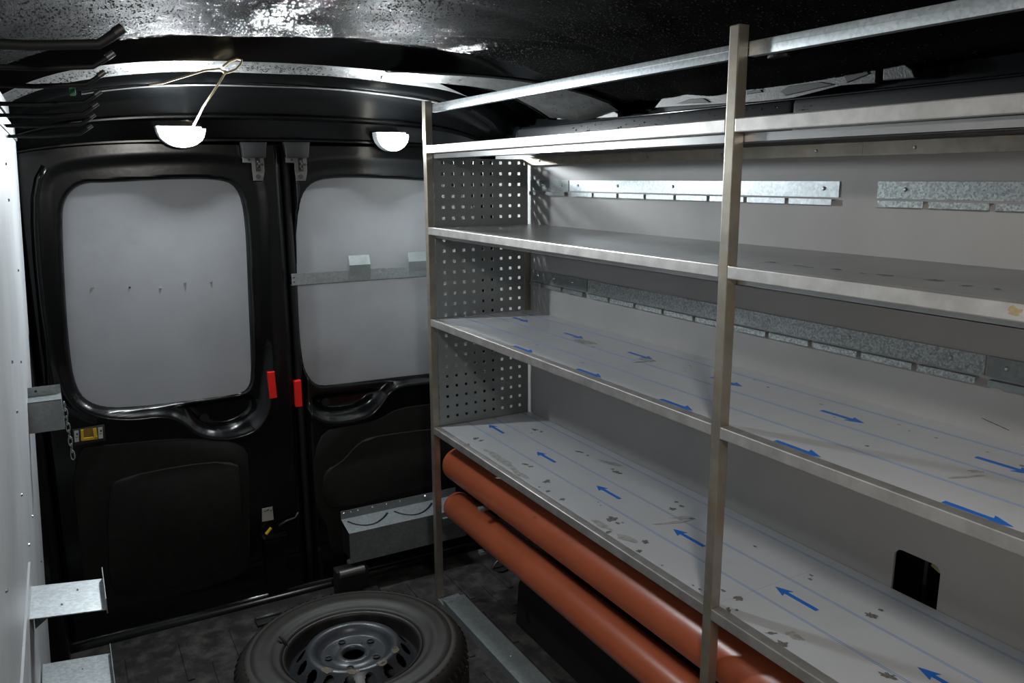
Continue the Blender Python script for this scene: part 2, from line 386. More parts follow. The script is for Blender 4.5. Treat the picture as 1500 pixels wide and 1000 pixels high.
# sill under the doors
bm = BM(); prism(bm, [(-0.30, 2.905, 0.0), (-0.30, 3.0, 0.0), (-0.30, 3.0, 0.035), (-0.30, 2.925, 0.032), (-0.30, 2.910, 0.018)], (2.0, 0, 0), 0.004)
sill = struct('trim_6', bm, M['black'], 'glossy black door sill', smooth=True, angle=40)

# ------------------------------------------------------------------ left wall
def xl(z): return -0.0865 - (1.73-z)*0.0527      # the side leans outward towards the floor
bm = BM()
hexa(bm, [(xl(0), -.35, 0), (xl(0), 2.86, 0), (xl(1.715), 2.86, 1.715), (xl(1.715), -.35, 1.715), (xl(0)-.01, -.35, 0), (xl(0)-.01, 2.86, 0), (xl(1.715)-.01, 2.86, 1.715), (xl(1.715)-.01, -.35, 1.715)])
wl = struct('wall_left', bm, M['sheet'], 'pale grey metal sheet lining on the left side')
bm = BM(); o_ = 0.005
hexa(bm, [(xl(0)+.004, -.35, 0), (xl(0)+.004, 1.93, 0), (xl(.78)+.004, 1.93, .78), (xl(.78)+.004, -.35, .78), (xl(0)-.001, -.35, 0), (xl(0)-.001, 1.93, 0), (xl(.78)-.001, 1.93, .78), (xl(.78)-.001, -.35, .78)])
obj('lower_sheet', bm, M['sheet'], wl, label='overlapping lower lining sheet')
for (a, b) in [(8, 240), (12, 293), (26, 396), (30, 530), (17, 530), (24, 603), (31, 725), (47, 756), (42, 798), (60, 822), (52, 962), (8, 865)]:
    p = P(a, b, x=-0.12); z = p.z
    for _ in range(4): p = P(a, b, x=xl(p.z))
    if p.y > 2.85 or p.y < 0.3: continue
    s = BM(); screw(s, (xl(p.z)-0.001, p.y, p.z), (1, 0, 0.05), 0.0042, 0.004); obj('rivet', s, M['screw'], wl)
# top edge channel of the left lining and the black side above it
bm = BM(); box(bm, -0.125, -0.083, -1.3, 2.86, 1.712, 1.722, 0.002); box(bm, -0.093, -0.086, -1.3, 2.86, 1.722, 1.752, 0.002)
obj('edge_channel', bm, M['galv'], wl, label='bright channel along the top of the left lining')
bm = BM(); grid(bm, fan(-1.3, 3.0, 30), [0, 1, 2, 3, 4, 5], lambda y, t: (-0.30+0.14*math.cos(t*0.3)+0.03*t*0.2, y, 1.70+0.07*t))
struct('trim_7', bm, M['black'], 'black roof side panel above the left lining', smooth=True)

# ------------------------------------------------------------------ right wall board with the rounded opening
XW = 1.534
hole = [P(a, b, x=XW) for a, b in ((1314, 801), (1382, 837), (1372, 903), (1303, 868))]
hy0, hy1 = 0.905, 1.012; hz0, hz1 = 0.655, 0.795
def rrect(y0, y1, z0, z1, r, n=6):
    pts = []
    for cy_, cz_, a0 in ((y1-r, z1-r, 0), (y0+r, z1-r, 90), (y0+r, z0+r, 180), (y1-r, z0+r, 270)):
        for k in range(n+1):
            a = math.radians(a0+90*k/n); pts.append((cy_+r*math.cos(a), cz_+r*math.sin(a)))
    return pts
bm = BM(); inner = rrect(hy0, hy1, hz0, hz1, 0.018)
def loop(pts):
    v = [bm.verts.new((XW, a, b)) for a, b in pts]; return [bm.edges.new((v[k], v[(k+1) % len(v)])) for k in range(len(v))]
es = loop(inner)+loop([(-1.3, 0.60), (2.86, 0.60), (2.86, 1.69), (-1.3, 1.69)])
bmesh.ops.triangle_fill(bm, use_beauty=True, use_dissolve=False, edges=es)
r = bmesh.ops.extrude_face_region(bm, geom=list(bm.faces))
for v in [g for g in r['geom'] if isinstance(g, bmesh.types.BMVert)]: v.co.x += 0.006
wr = struct('wall_right', bm, M['wallboard'], 'grey lining board behind the shelves with one rounded opening')
bm = BM(); box(bm, XW, XW+0.02, -1.3, 2.86, 0.0, 0.598); struct('trim_11', bm, M['blackmat'], 'black lower side of the body below the lining board')
bm = BM(); box(bm, 1.60, 1.61, 0.6, 1.4, 0.5, 0.95); box(bm, 1.57, 1.60, 0.955, 0.965, 0.6, 0.85, 0.002); box(bm, 1.56, 1.60, 0.6, 0.9, 0.60, 0.66, 0.01)
obj('cavity_ribs', bm, M['black'], wr, label='dark body ribs inside the wall opening')
bm = BM(); sweep(bm, [(1.575, 0.87, 0.80), (1.572, 0.90, 0.775), (1.575, 0.93, 0.765), (1.58, 0.95, 0.77)], 0.006, 8)
obj('cavity_clip', bm, mat('amber_clip', (0.42, 0.33, 0.20), 0.4), wr, smooth=True, label='small amber clip inside the opening')

# upper side of the body: black rail, cut-out pressed plates
bm = BM(); box(bm, 1.52, 1.64, 1.37, 2.66, 1.69, 1.772, 0.010)
rail = struct('trim_8', bm, M['blacksheen'], 'satin black side rail above the shelves', smooth=True, angle=50)
bm = BM(); box(bm, 1.52, 1.64, -1.3, 1.366, 1.69, 1.772, 0.010); obj('rail_section', bm, M['blacksheen'], rail, smooth=True, angle=50)
bm = BM(); box(bm, 1.66, 1.70, -1.3, 3.0, 0.0, 2.15); obj('body_side', bm, M['black'], rail)
bm = BM(); sweep(bm, [(1.528, y, 1.774) for y in (-1.3, 0.5, 1.5, 2.64)], 0.004, 6); obj('rail_lip', bm, M['black'], rail, smooth=True)
bm = BM(); pts = [(1.519, random.uniform(1.2, 2.3), random.uniform(1.71, 1.762)) for _ in range(160)]
drops(bm, pts, 0.0012, 0.003, (-1, 0, 0)); obj('rail_droplets', bm, M['water'], rail, smooth=True, kind='stuff')
M['plate'] = mat('dull_body_plate', (0.06, 0.06, 0.058), 0.42, 0.2, noise=(40, 0.5), bump=(220, 0.35, 0.003))
def plate(pts, cuts, lab, x=1.575):
    bm = BM(); prism(bm, [P(a, b, x=x) for a, b in pts], (0.012, 0, 0), 0.002)
    o = obj('body_plate', bm, M['plate'], rail, label=lab)
    for c in cuts:
        s = BM(); prism(s, [P(a, b, x=x-0.004) for a, b in c], (0.006, 0, 0), 0.001); obj('cut_out', s, M['hole'], o)
    return o
plate([(815, 175), (825, 155), (878, 150), (905, 166), (905, 172)], [[(842, 172), (850, 164), (872, 163), (880, 170)]], 'small trapezoid plate of the body side with one cut-out')
plate([(958, 158), (972, 141), (1000, 132), (1022, 131), (1060, 126), (1130, 118), (1180, 108), (1262, 92), (1284, 96), (1282, 122), (1230, 124), (1150, 146), (1085, 150)],
      [[(990, 152), (1010, 145), (1030, 144), (1040, 150)], [(1094, 133), (1114, 131), (1116, 135), (1094, 138)], [(1236, 112), (1240, 106), (1268, 103), (1273, 108), (1240, 121)], [(1143, 134), (1155, 126), (1200, 120), (1222, 124), (1150, 140)]], 'long pressed plate of the body side with slots')
plate([(1293, 118), (1294, 94), (1304, 89), (1322, 92), (1336, 102), (1340, 114)], [], 'rounded end plate of the body side')
# right-hand end of the cross member, flaring out to the side rail
bm = BM(); xs = fan(1.02, 1.60, 16); T = [0, .12, .5, .88, 1]
def gus(x, v):
    t = min(1, max(0, (x-1.02)/0.50)); ya = 2.69-0.60*t**1.3; yb = 2.775-0.27*t
    return (x, ya+(yb-ya)*v, 1.950+crown(x)-0.012*t+0.012*math.cos(2*math.pi*v))
grid(bm, xs, T, gus)
gu = struct('trim_9', bm, M['plate'], 'grey flared end of the roof cross member running down to the side rail', smooth=True, angle=50)
bm = BM(); sweep(bm, [gus(x, 0) for x in xs], 0.006, 8); sweep(bm, [gus(x, 1) for x in xs], 0.006, 8); obj('rolled_edge', bm, M['black'], gu, smooth=True)
bm = BM(); pts = [gus(random.uniform(1.1, 1.55), random.random()) for _ in range(260)]; drops(bm, pts, 0.001, 0.003); obj('droplets', bm, M['water'], gu, smooth=True, kind='stuff')

# ================================================================== SHELVING RACK
XF = 1.12
rack = thing('shelving_rack', 'bare steel shelving rack with five film-covered shelves along the right wall', 'shelving', (XF, 1.15, 0))
def rpost(y0, y1, z1, lab=None, x0=XF, x1=XF+0.0255, m=None):
    bm = BM(); box(bm, x0, x1, y0, y1, 0.0, z1, 0.002)
    return obj('post', bm, m or M['post'], rack, label=lab)
rpost(1.1415, 1.166, 1.872); rpost(2.592, 2.6175, 1.853)
rpost(-0.30, -0.275, 1.872)
bm = BM(); box(bm, 1.508, 1.532, 2.588, 2.612, 1.1035, 1.392, 0.001); obj('corner_bracket', bm, M['post'], rack, label='browned steel corner bracket')
zt = {5: 1.7055, 4: 1.429, 3: 1.1035, 2: 0.700}
for (ya, yb) in ((1.166, 2.592), (-0.275, 1.1415)):
    for k, z in zt.items():
        h = 0.0255 if k != 5 else 0.026
        bm = BM(); box(bm, XF, XF+0.0255, ya, yb, z-h, z, 0.0022)
        obj('front_tube', bm, M['tube'], rack)
    bm = BM(); ztop = 1.843
    box(bm, XF+0.0257, XF+0.0437, ya, yb, ztop-0.027, ztop, 0.002); box(bm, XF+0.0252, XF+0.0258, ya, yb, ztop-0.012, ztop-0.0105)
    obj('top_rail', bm, M['galv'], rack, smooth=True, angle=40, label='galvanised top rail with a lengthwise groove')
def strip_flat(bm, x0, x1, y0, y1, z): 
    v = [bm.verts.new(p) for p in ((x0, y0, z), (x1, y0, z), (x1, y1, z), (x0, y1, z))]
    v2 = [bm.verts.new((q.co.x, q.co.y, z-0.0004)) for q in v]
    bm.faces.new(v); bm.faces.new(v2[::-1])
    for i in range(4): bm.faces.new((v[i], v2[i], v2[(i+1) % 4], v[(i+1) % 4]))
def arrow(x, ytail, ytip, z, wd=0.034):
    bm = BM(); s = 1 if ytip > ytail else -1; ln = abs(ytip-ytail); hl = 0.036
    pts = [(x, ytip), (x+wd/2, ytip-s*hl), (x+0.005, ytip-s*hl*0.86), (x+0.0055, ytail), (x-0.0055, ytail), (x-0.005, ytip-s*hl*0.86), (x-wd/2, ytip-s*hl)]
    prism(bm, [(a, b, z) for a, b in pts], (0, 0, 0.0005)); return bm
def blob(cx_, cy_, rx, ry, z, ang, n=14, jag=0.45):
    pts = []
    for k in range(n):
        a = k*2*math.pi/n; r = 1+random.uniform(-jag, jag)
        u, v = rx*r*math.cos(a), ry*r*math.sin(a)
        pts.append((cx_+u*math.cos(ang)-v*math.sin(ang), cy_+u*math.sin(ang)+v*math.cos(ang), z))
    return pts
trays = {}
for (ya, yb, bay) in ((1.1538, 2.592, 'rear'), (-0.275, 1.1532, 'near')):
    for k, z in zt.items():
        zs_ = z-0.0015 if k != 5 else z-0.0275
        bm = BM(); box(bm, XF+0.0257, 1.531, ya, yb, zs_-0.0015, zs_)
        if k in (4, 5):
            zl = z-0.027-0.0175 if k == 5 else z-0.039
            box(bm, XF+0.0262, XF+0.0282, ya, yb, zl, zs_-0.0015); box(bm, XF+0.0262, XF+0.040, ya, yb, zl, zl+0.0015)
        if k == 5:
            bm2 = None
        lab = {5: 'top', 4: 'second', 3: 'third', 2: 'lowest'}[k]
        t = obj('shelf_tray', bm, M['film'] if k in (2, 3) else M['traymetal'], rack, label='%s tray of the %s bay' % (lab, bay))
        trays[(bay, k)] = t
        if k == 5:
            s = BM(); box(s, 1.505, 1.531, ya, yb, 1.640, 1.642); box(s, 1.503, 1.505, ya, yb, 1.640, 1.668); obj('rear_angle', s, M['post'], t, label='browned steel angle under the tray')
            for y in fan(ya+0.12, yb-0.12, 5):
                s = BM(); screw(s, (1.503, y, 1.653), (-1, 0, 0), 0.0042, 0.003); obj('screw', s, M['screw'], t)
        ztop = zs_+0.0003
        if k in (2, 3):
            for xl_ in ((1.253, 1.364, 1.492) if k == 2 else (1.236, 1.340, 1.470)):
                for dx in (0, 0.0045):
                    s = BM(); strip_flat(s, xl_+dx, xl_+dx+0.0018, ya, yb, ztop+0.0002); obj('film_line', s, M['blueline'], t)
tips2 = [2.52-0.3445*i for i in range(9)]
for y in tips2:
    b = 'rear' if y > 1.2 else 'near'; obj('arrow_mark', arrow(1.312, y-0.115, y, zt[2]-0.0011), M['blue'], trays[(b, 2)], label='printed blue arrow')
for (xx, first) in ((1.393, 2.03+0.3375), (1.153, 1.936)):
    for i in range(8):
        y = first-0.3385*i
        b = 'rear' if y > 1.14 else 'near'
        obj('arrow_mark', arrow(xx, y+0.106, y, zt[3]-0.0011), M['blue'], trays[(b, 3)], label='printed blue arrow')
# glue residue, dirt and scratches on the two film-covered trays
def stains(t, k, lst, m, name, jag=0.45):
    z = zt[k]-0.0010
    s = BM()
    for (a, b, rx, ry, ang) in lst:
        p = P(a, b, z=z); prism(s, blob(p.x, p.y, rx, ry, z+random.uniform(0, .0001), ang, 16, jag), (0, 0, 0.0003))
    o = obj(name, s, m, t, kind='stuff'); o['label'] = 'dark specks and patches of old glue' if m is M['residue'] else 'pale dirty smears'
R2 = [(697, 642, .012, .010, .5), (705, 645, .012, .006, .2), (686, 651, .010, .005, 1.2), (783, 629, .008, .013, .3), (793, 632, .008, .006, 1), (779, 634, .004, .004, 0),
      (801, 705, .012, .011, 0), (770, 680, .006, .012, .5), (778, 683, .005, .009, 1.0), (790, 713, .004, .004, 0), (803, 719, .008, .006, .5), (824, 731, .009, .006, .4),
      (850, 662, .005, .016, .4), (861, 667, .004, .006, 0), (903, 691, .007, .016, .3), (908, 693, .005, .008, 1), (897, 687, .004, .006, 1), (991, 735, .006, .006, 0), (998, 741, .006, .008, 0),
      (985, 745, .008, .010, 1), (1011, 759, .006, .010, .6), (896, 760, .014, .012, .4), (905, 766, .005, .006, 0), (912, 765, .003, .003, 0), (890, 780, .012, .005, .2),
      (945, 793, .009, .010, .4), (936, 807, .010, .006, .5), (1082, 876, .010, .009, .3), (1067, 893, .010, .004, .9), (1080, 893, .004, .003, .9), (1145, 944, .012, .013, .4), (1130, 927, .004, .010, 1.0),
      (1188, 842, .003, .006, 0), (1187, 848, .004, .005, 0), (1106, 800, .003, .005, 0), (1275, 901, .009, .013, .2), (1300, 989, .008, .014, .5), (1290, 893, .004, .006, 0), (730, 700, .004, .010, .6), (760, 696, .003, .004, .6),
      (1025, 863, .003, .004, 0), (1015, 857, .002, .004, 0), (1060, 865, .004, .006, .4), (942, 820, .002, .004, .5), (970, 828, .002, .003, .2), (876, 735, .002, .003, 0), (880, 740, .002, .003, 0)]
stains(trays[('rear', 2)], 2, [r for r in R2 if P(r[0], r[1], z=zt[2]).y > 1.17], M['residue'], 'glue_residue')
stains(trays[('near', 2)], 2, [r for r in R2 if P(r[0], r[1], z=zt[2]).y <= 1.17], M['residue'], 'glue_residue')
stains(trays[('rear', 2)], 2, [(735, 674, .015, .09, .0), (722, 664, .010, .05, .1), (760, 693, .011, .05, .0), (985, 765, .006, .05, 1.3), (1000, 758, .010, .03, 1.1), (916, 788, .012, .03, .3), (880, 768, .010, .04, .1), (895, 678, .010, .05, 0.4)], M['smear'], 'dirt_smear', 0.3)
stains(trays[('near', 2)], 2, [(1168, 933, .010, .014, .2), (1160, 928, .008, .012, .7)], M['smear'], 'dirt_smear', 0.35)
stains(trays[('rear', 3)], 3, [(857, 501, .020, .045, .1), (945, 527, .012, .030, .2)], M['smear'], 'dirt_smear', 0.3)
stains(trays[('rear', 3)], 3, [(958, 528, .003, .006, 0), (870, 508, .002, .005, .6), (787, 505, .002, .006, .6), (853, 531, .002, .007, .9), (1011, 536, .002, .004, 0), (1004, 544, .001, .004, .5), (850, 498, .005, .016, 1.2), (938, 530, .003, .02, 1.3)], M['residue'], 'glue_residue')
stains(trays[('near', 3)], 3, [(1125, 567, .0025, .004, 0), (1203, 592, .002, .004, 0), (1270, 653, .003, .004, .5), (1317, 622, .0016, .003, 0), (1332, 631, .0014, .002, 0), (1371, 641, .0014, .003, 0), (1447, 662, .0016, .003, 0), (1222, 611, .0012, .003, 0), (1104, 556, .002, .003, 0), (1497, 682, .003, .004, 0)], M['residue'], 'glue_residue')
stains(trays[('near', 3)], 3, [(1415, 698, .004, .03, 1.2), (1430, 690, .006, .012, 1.0)], M['smear'], 'dirt_smear', 0.3)
# brownish stain on the second front tube near the picture edge
s = BM(); p = P(1486, 455, x=XF-0.0001); prism(s, [(XF, p.y+0.010*(1+random.uniform(-.35, .35))*math.cos(k*.45), p.z+0.006*(1+random.uniform(-.35, .35))*math.sin(k*.45)) for k in range(14)], (-0.0003, 0, 0))
obj('stain', s, mat('brown_stain', (0.42, 0.33, 0.18), 0.4, 0.5, noise=(200, .3)), rack, label='brown stain on the second front tube')
# marks on the second tray
zz = zt[4]-0.001
s = BM()
for (a, b, rx, ry, an) in [(1130, 384, .004, .010, .3), (1170, 389, .004, .010, .4), (1184, 391, .002, .008, .2), (1225, 394, .006, .010, .3), (1263, 400, .002, .005, .2), (1298, 403, .004, .012, .2), (1368, 410, .008, .012, .3), (1415, 418, .003, .010, 1), (1460, 423, .004, .006, 0)]:
    p = P(a, b, z=zz); prism(s, blob(p.x, p.y, rx, ry, zz, an, 12, .5), (0, 0, 0.0003))
obj('glue_residue', s, M['residue'], trays[('near', 4)], kind='stuff', label='dark specks and patches of old glue')
# perforated end panel: square holes in a 38 mm grid
PX, X0h, Z0h, NX, NZ = 0.0382, 1.1425, 1.6485, 10, 26
YP = 2.5925
bm = BM(); hs = 0.0052
cols = [X0h+PX*i for i in range(NX)]; rows = [Z0h-PX*j for j in range(NZ)]
def cellgrid(bm, y):
    vx = [XF+0.026]
    for c in cols: vx += [max(c-hs, XF+0.0262), max(c+hs, XF+0.0264)]
    vx += [1.524]
    vz = [0.700]
    for r_ in rows[::-1]: vz += [r_-hs, r_+hs]
    vz += [1.662]
    V = [[bm.verts.new((x, y, z)) for x in vx] for z in vz]
    for j in range(len(vz)-1):
        for i in range(len(vx)-1):
            if i % 2 == 1 and j % 2 == 1: continue
            if vx[i+1]-vx[i] < 1e-5: continue
            bm.faces.new((V[j][i], V[j][i+1], V[j+1][i+1], V[j+1][i]))
cellgrid(bm, YP)
r = bmesh.ops.extrude_face_region(bm, geom=list(bm.faces))
for v in [g for g in r['geom'] if isinstance(g, bmesh.types.BMVert)]: v.co.y += 0.0016
obj('perforated_panel', bm, M['perf'], rack, label='perforated steel end panel with rows of square holes')

# ------------------------------------------------------------------ mounting strips on the wall
def mstrip(y0, y1, z0, z1, m, label, screws, group=None):
    """slotted strip screwed to the board, with a notched lower flange"""
    t = thing('mounting_strip', label, 'wall rail', (XW, (y0+y1)/2, z0), group)
    bm = BM(); box(bm, XW-0.003, XW, y0, y1, z0, z1); obj('strip', bm, m, t)
    fl_ = BM(); y = y0+0.01; 
    while y < y1-0.02:
        e = min(y+0.122, y1-0.01); box(fl_, XW-0.014, XW-0.0125, y, e, z0-0.017, z0-0.004); box(fl_, XW-0.0125, XW-0.0005, y, e, z0-0.006, z0-0.004); y = e+0.012
    obj('notched_flange', fl_, m, t)
    for y in screws:
        s = BM(); screw(s, (XW-0.003, y, z0+(z1-z0)*0.55), (-1, 0, 0), 0.0052, 0.004); obj('screw', s, M['screw'], t)
zb = 1.5505; zu = 1.5860
mstrip(2.33, 2.585, zb, zu, M['galvdark'], 'short dull steel wall strip between the two upper shelves beside the perforated panel', (2.37, 2.50))
mstrip(1.228, 2.323, zb, zu, M['galv'], 'long bright galvanised wall strip between the two upper shelves, behind the middle post', (1.27, 1.56, 1.79, 2.05, 2.27))
mstrip(-0.2, 1.130, zb, zu, M['spangle'], 'spangled galvanised wall strip between the upper shelves, right of the gap', (1.065, 0.70, 0.2))
zb = 1.218; zu = 1.258
mstrip(2.212, 2.585, zb, zu, M['galvdark'], 'short dull wall strip between second and third shelf beside the perforated panel', (2.30, 2.42, 2.53))
mstrip(0.862, 2.207, zb, zu, M['spangle'], 'long spangled wall strip between the second and third shelf', (0.93, 1.17, 1.55, 2.17))
mstrip(-0.2, 0.857, zb, zu, M['galvdark'], 'smooth dull wall strip between second and third shelf at the right picture edge', (0.82, 0.4))
s = BM()
p = P(1438, 612, x=XW-0.0006); q = P(1478, 630, x=XW-0.0006)
sweep(s, [p, q], 0.0008, 5); obj('scratch', s, M['residue'], wr)

# ================================================================== PIPES
def pipe(xc, zc, y0, y1, lab, sock=None, r=0.055):
    t = thing('drain_pipe', lab, 'pipe', (xc, (y0+y1)/2, zc-r), 'orange drain pipes under the shelves')
    bm = BM(); n = 40
    rings = []
    for (y, rr) in ((y1, r-0.004), (y1, r-0.0012), (y1-0.002, r), (y0, r), (y0, r-0.004)):
        rings.append([bm.verts.new((xc+rr*math.cos(k*2*math.pi/n), y, zc+rr*math.sin(k*2*math.pi/n))) for k in range(n)])
    rings.append(rings[0])
    for i in range(5):
        A, B = rings[i], rings[i+1]
        for k in range(n): bm.faces.new((A[k], A[(k+1) % n], B[(k+1) % n], B[k]))
    obj('pipe_wall', bm, M['pipe'], t, smooth=True, angle=40)
    if sock:
        bm = BM(); ya, yb = sock
        pr = [(yb, r+0.0003), (yb-0.012, r+0.0055), (ya+0.045, r+0.0055), (ya+0.040, r+0.0095), (ya+0.020, r+0.0095), (ya+0.014, r+0.0055), (ya, r+0.0055), (ya, r+0.0003)]
        rings = [[bm.verts.new((xc+rr*math.cos(k*2*math.pi/n), y, zc+rr*math.sin(k*2*math.pi/n))) for k in range(n)] for y, rr in pr]
        for i in range(len(pr)):
            A, B = rings[i], rings[(i+1) % len(pr)]
            for k in range(n): bm.faces.new((A[k], A[(k+1) % n], B[(k+1) % n], B[k]))
        obj('socket', bm, M['pipe'], t, smooth=True, angle=40)
    return t
pipe(1.206, 0.376, -0.2, 2.590, 'lower orange-brown plastic drain pipe, nearest the floor under the shelves')
pipe(1.212, 0.545, -0.2, 2.588, 'upper orange-brown plastic drain pipe tucked directly beneath the lowest shelf', (0.80, 0.985), 0.063)
for y in (2.30, 1.10, 0.2):
    t = thing('pipe_bracket', {2.30: 'steel cross bracket under the far end of the pipes', 1.10: 'steel cross bracket under the pipes by the middle post', 0.2: 'steel cross bracket under the near end of the pipes'}[y], 'bracket', (1.5, y, 0.3))
    bm = BM(); box(bm, 1.16, 1.533, y, y+0.02, 0.308, 0.3205, 0.001); box(bm, 1.515, 1.533, y, y+0.02, 0.316, 0.52, 0.001); obj('lower_arm', bm, M['galvdark'], t)
    bm = BM(); box(bm, 1.16, 1.515, y, y+0.02, 0.470, 0.4815, 0.001); obj('upper_arm', bm, M['galvdark'], t)

# ================================================================== WHEEL
wc = (0.652, 2.172)
wh = thing('spare_wheel', 'dirty spare wheel lying flat on the floor', 'wheel', (wc[0], wc[1], 0.0))
bm = BM(); R = 0.349
tp = [(0.208, 0.168), (0.214, 0.186), (0.222, 0.193), (0.226, 0.191), (0.240, 0.201), (0.258, 0.208), (0.262, 0.2065), (0.280, 0.210), (0.300, 0.207), (0.303, 0.2035), (0.306, 0.206), (0.322, 0.199), (0.336, 0.185), (0.345, 0.164), (R, 0.135), (R+.002, 0.105), (R, 0.07), (0.337, 0.045), (0.325, 0.022), (0.30, 0.008), (0.27, 0.001), (0.24, 0.008), (0.215, 0.03), (0.208, 0.045), (0.206, 0.11)]
lathe(bm, tp, (wc[0], wc[1], 0.0), 96); obj('tyre', bm, M['tyre'], wh, smooth=True)
# tread blocks around the shoulder
bm = BM(); nb = 64
for k in range(nb):
    a0 = k*2*math.pi/nb; a1 = a0+2*math.pi/nb*0.72
    for (z0, z1, ro) in ((0.148, 0.176, 0.350), (0.104, 0.142, 0.354), (0.060, 0.098, 0.354), (0.028, 0.054, 0.350)):
        ri = ro-0.014; sk = 0.02*(1 if z0 > .1 else -1)
        zr = z1-0.004 if z0 > .14 else z1
        pts = []
        for z, rr0, rr1, s_ in ((z0, ri, ro, 0), (z1, ri-0.004 if z0 > .14 else ri, ro-0.010 if z0 > .14 else ro, sk)):
            for (r_, a_) in ((rr0, a0), (rr1, a0), (rr1, a1), (rr0, a1)):
                pts.append((wc[0]+r_*math.cos(a_+s_), wc[1]+r_*math.sin(a_+s_), z))
        hexa(bm, pts)
for k in range(72):      # short ribs across the upper shoulder
    a = k*2*math.pi/72; c_, s_ = math.cos(a), math.sin(a); hw_ = 0.0045
    P4 = []
    for r_, z_ in ((0.318, 0.203), (0.350, 0.166)):
        for t_ in (-hw_, hw_):
            P4.append((wc[0]+r_*c_-t_*s_, wc[1]+r_*s_+t_*c_, z_))
    up = [(p_[0], p_[1], p_[2]-0.012) for p_ in P4]
    hexa(bm, [P4[0], P4[1], P4[3], P4[2], up[0], up[1], up[3], up[2]])
obj('tread_blocks', bm, M['tyre'], wh, kind='stuff')
# sidewall lettering-like ribs: radial ridges in two arcs
bm = BM()
for base in (math.radians(150), math.radians(75), math.radians(330)):
    for k in range(16):
        a = base+k*math.radians(2.2); 
        cyl(bm, (wc[0]+0.272*math.cos(a), wc[1]+0.272*math.sin(a), 0.2085), (math.cos(a), math.sin(a), 0), 0.0012, 0.018, 6)
obj('sidewall_ridges', bm, M['tyre'], wh, kind='stuff')
bm = BM()
lathe(bm, [(0.212, 0.170), (0.214, 0.180), (0.210, 0.186), (0.204, 0.185), (0.200, 0.176), (0.199, 0.160), (0.198, 0.150), (0.196, 0.120), (0.196, 0.060), (0.198, 0.050), (0.20, 0.045), (0.205, 0.05), (0.206, 0.16)], (wc[0], wc[1], 0.0), 96)
rim = obj('rim_well', bm, M['rimdark'], wh, smooth=True, angle=60, label='rust-stained rim edge')
# disc with round vent holes: built as a polar grid with the holes left out
bm = BM(); NA = 288
prof = [(0.0325, 0.158), (0.034, 0.168), (0.04, 0.172), (0.052, 0.171), (0.056, 0.166), (0.0785, 0.165), (0.0937, 0.166), (0.1003, 0.166), (0.109, 0.182), (0.1177, 0.192), (0.1286, 0.196), (0.1395, 0.192), (0.1466, 0.184), (0.1537, 0.175), (0.1613, 0.166), (0.1684, 0.157), (0.1744, 0.15), (0.1831, 0.14), (0.1918, 0.132), (0.2017, 0.13)]
fine = []
for i in range(len(prof)-1):
    m = 8 if 0.136 < prof[i][0] < 0.180 else 1
    for j in range(m): fine.append(tuple(prof[i][q]+(prof[i+1][q]-prof[i][q])*j/m for q in (0, 1)))
fine.append(prof[-1])
NH = 16
def inhole(rm, am):
    k = round(am/(2*math.pi/NH)); da = am-k*2*math.pi/NH
    return ((rm-0.1585)/0.0145)**2+((da*rm)/0.0165)**2 < 1
V = [[bm.verts.new((wc[0]+r_*math.cos(k*2*math.pi/NA), wc[1]+r_*math.sin(k*2*math.pi/NA), z)) for k in range(NA)] for r_, z in fine]
for i in range(len(fine)-1):
    for k in range(NA):
        if inhole((fine[i][0]+fine[i+1][0])/2, (k+.5)*2*math.pi/NA): continue
        bm.faces.new((V[i][k], V[i][(k+1) % NA], V[i+1][(k+1) % NA], V[i+1][k]))
disc = obj('wheel_disc', bm, M['rim'], wh, smooth=True, label='dark grey steel wheel disc with sixteen vent holes')
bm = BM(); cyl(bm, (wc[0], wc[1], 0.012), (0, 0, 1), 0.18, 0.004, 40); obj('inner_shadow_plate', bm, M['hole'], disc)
for k in range(5):
    a = math.radians(100+72*k); s = BM(); c_ = (wc[0]+0.076*math.cos(a), wc[1]+0.076*math.sin(a))
    lathe(s, [(0.0075, 0.1655), (0.0115, 0.1655), (0.0115, 0.170), (0.0085, 0.1695)], (c_[0], c_[1], 0), 16); cyl(s, (c_[0], c_[1], 0.1656), (0, 0, 1), 0.008, 0.0008, 16)
    obj('bolt_seat', s, M['rimdark'], disc, smooth=True, angle=40)
for k in range(4):
    a = math.radians(40+90*k); s = BM(); cyl(s, (wc[0]+0.046*math.cos(a), wc[1]+0.046*math.sin(a), 0.1715), (0, 0, 1), 0.0028, 0.0012, 8); obj('pin_hole', s, M['hole'], disc)
for (a, r_) in ((-70, .134), (-108, .134), (-40, .135), (-142, .135)):
    a = math.radians(a); s = BM(); n = 18; pts = []
    for k in range(n):
        b = k*2*math.pi/n; rr = 1+random.uniform(-.2, .2)
        ra = r_+0.010*rr*math.cos(b); aa = a+0.13*rr*math.sin(b)
        pts.append(Vector((wc[0]+ra*math.cos(aa), wc[1]+ra*math.sin(aa), 0.1975-abs(ra-.129)*0.5)))
    prism(s, pts, (0, 0, -0.002)); obj('rust_patch', s, M['rust'], disc, label='brown rust patch')
s = BM(); sweep(s, [(wc[0]-0.175, wc[1]+0.112, 0.178), (wc[0]-0.18, wc[1]+0.125, 0.196), (wc[0]-0.19, wc[1]+0.135, 0.212)], 0.005, 8); obj('valve', s, M['rubber'], wh, smooth=True)

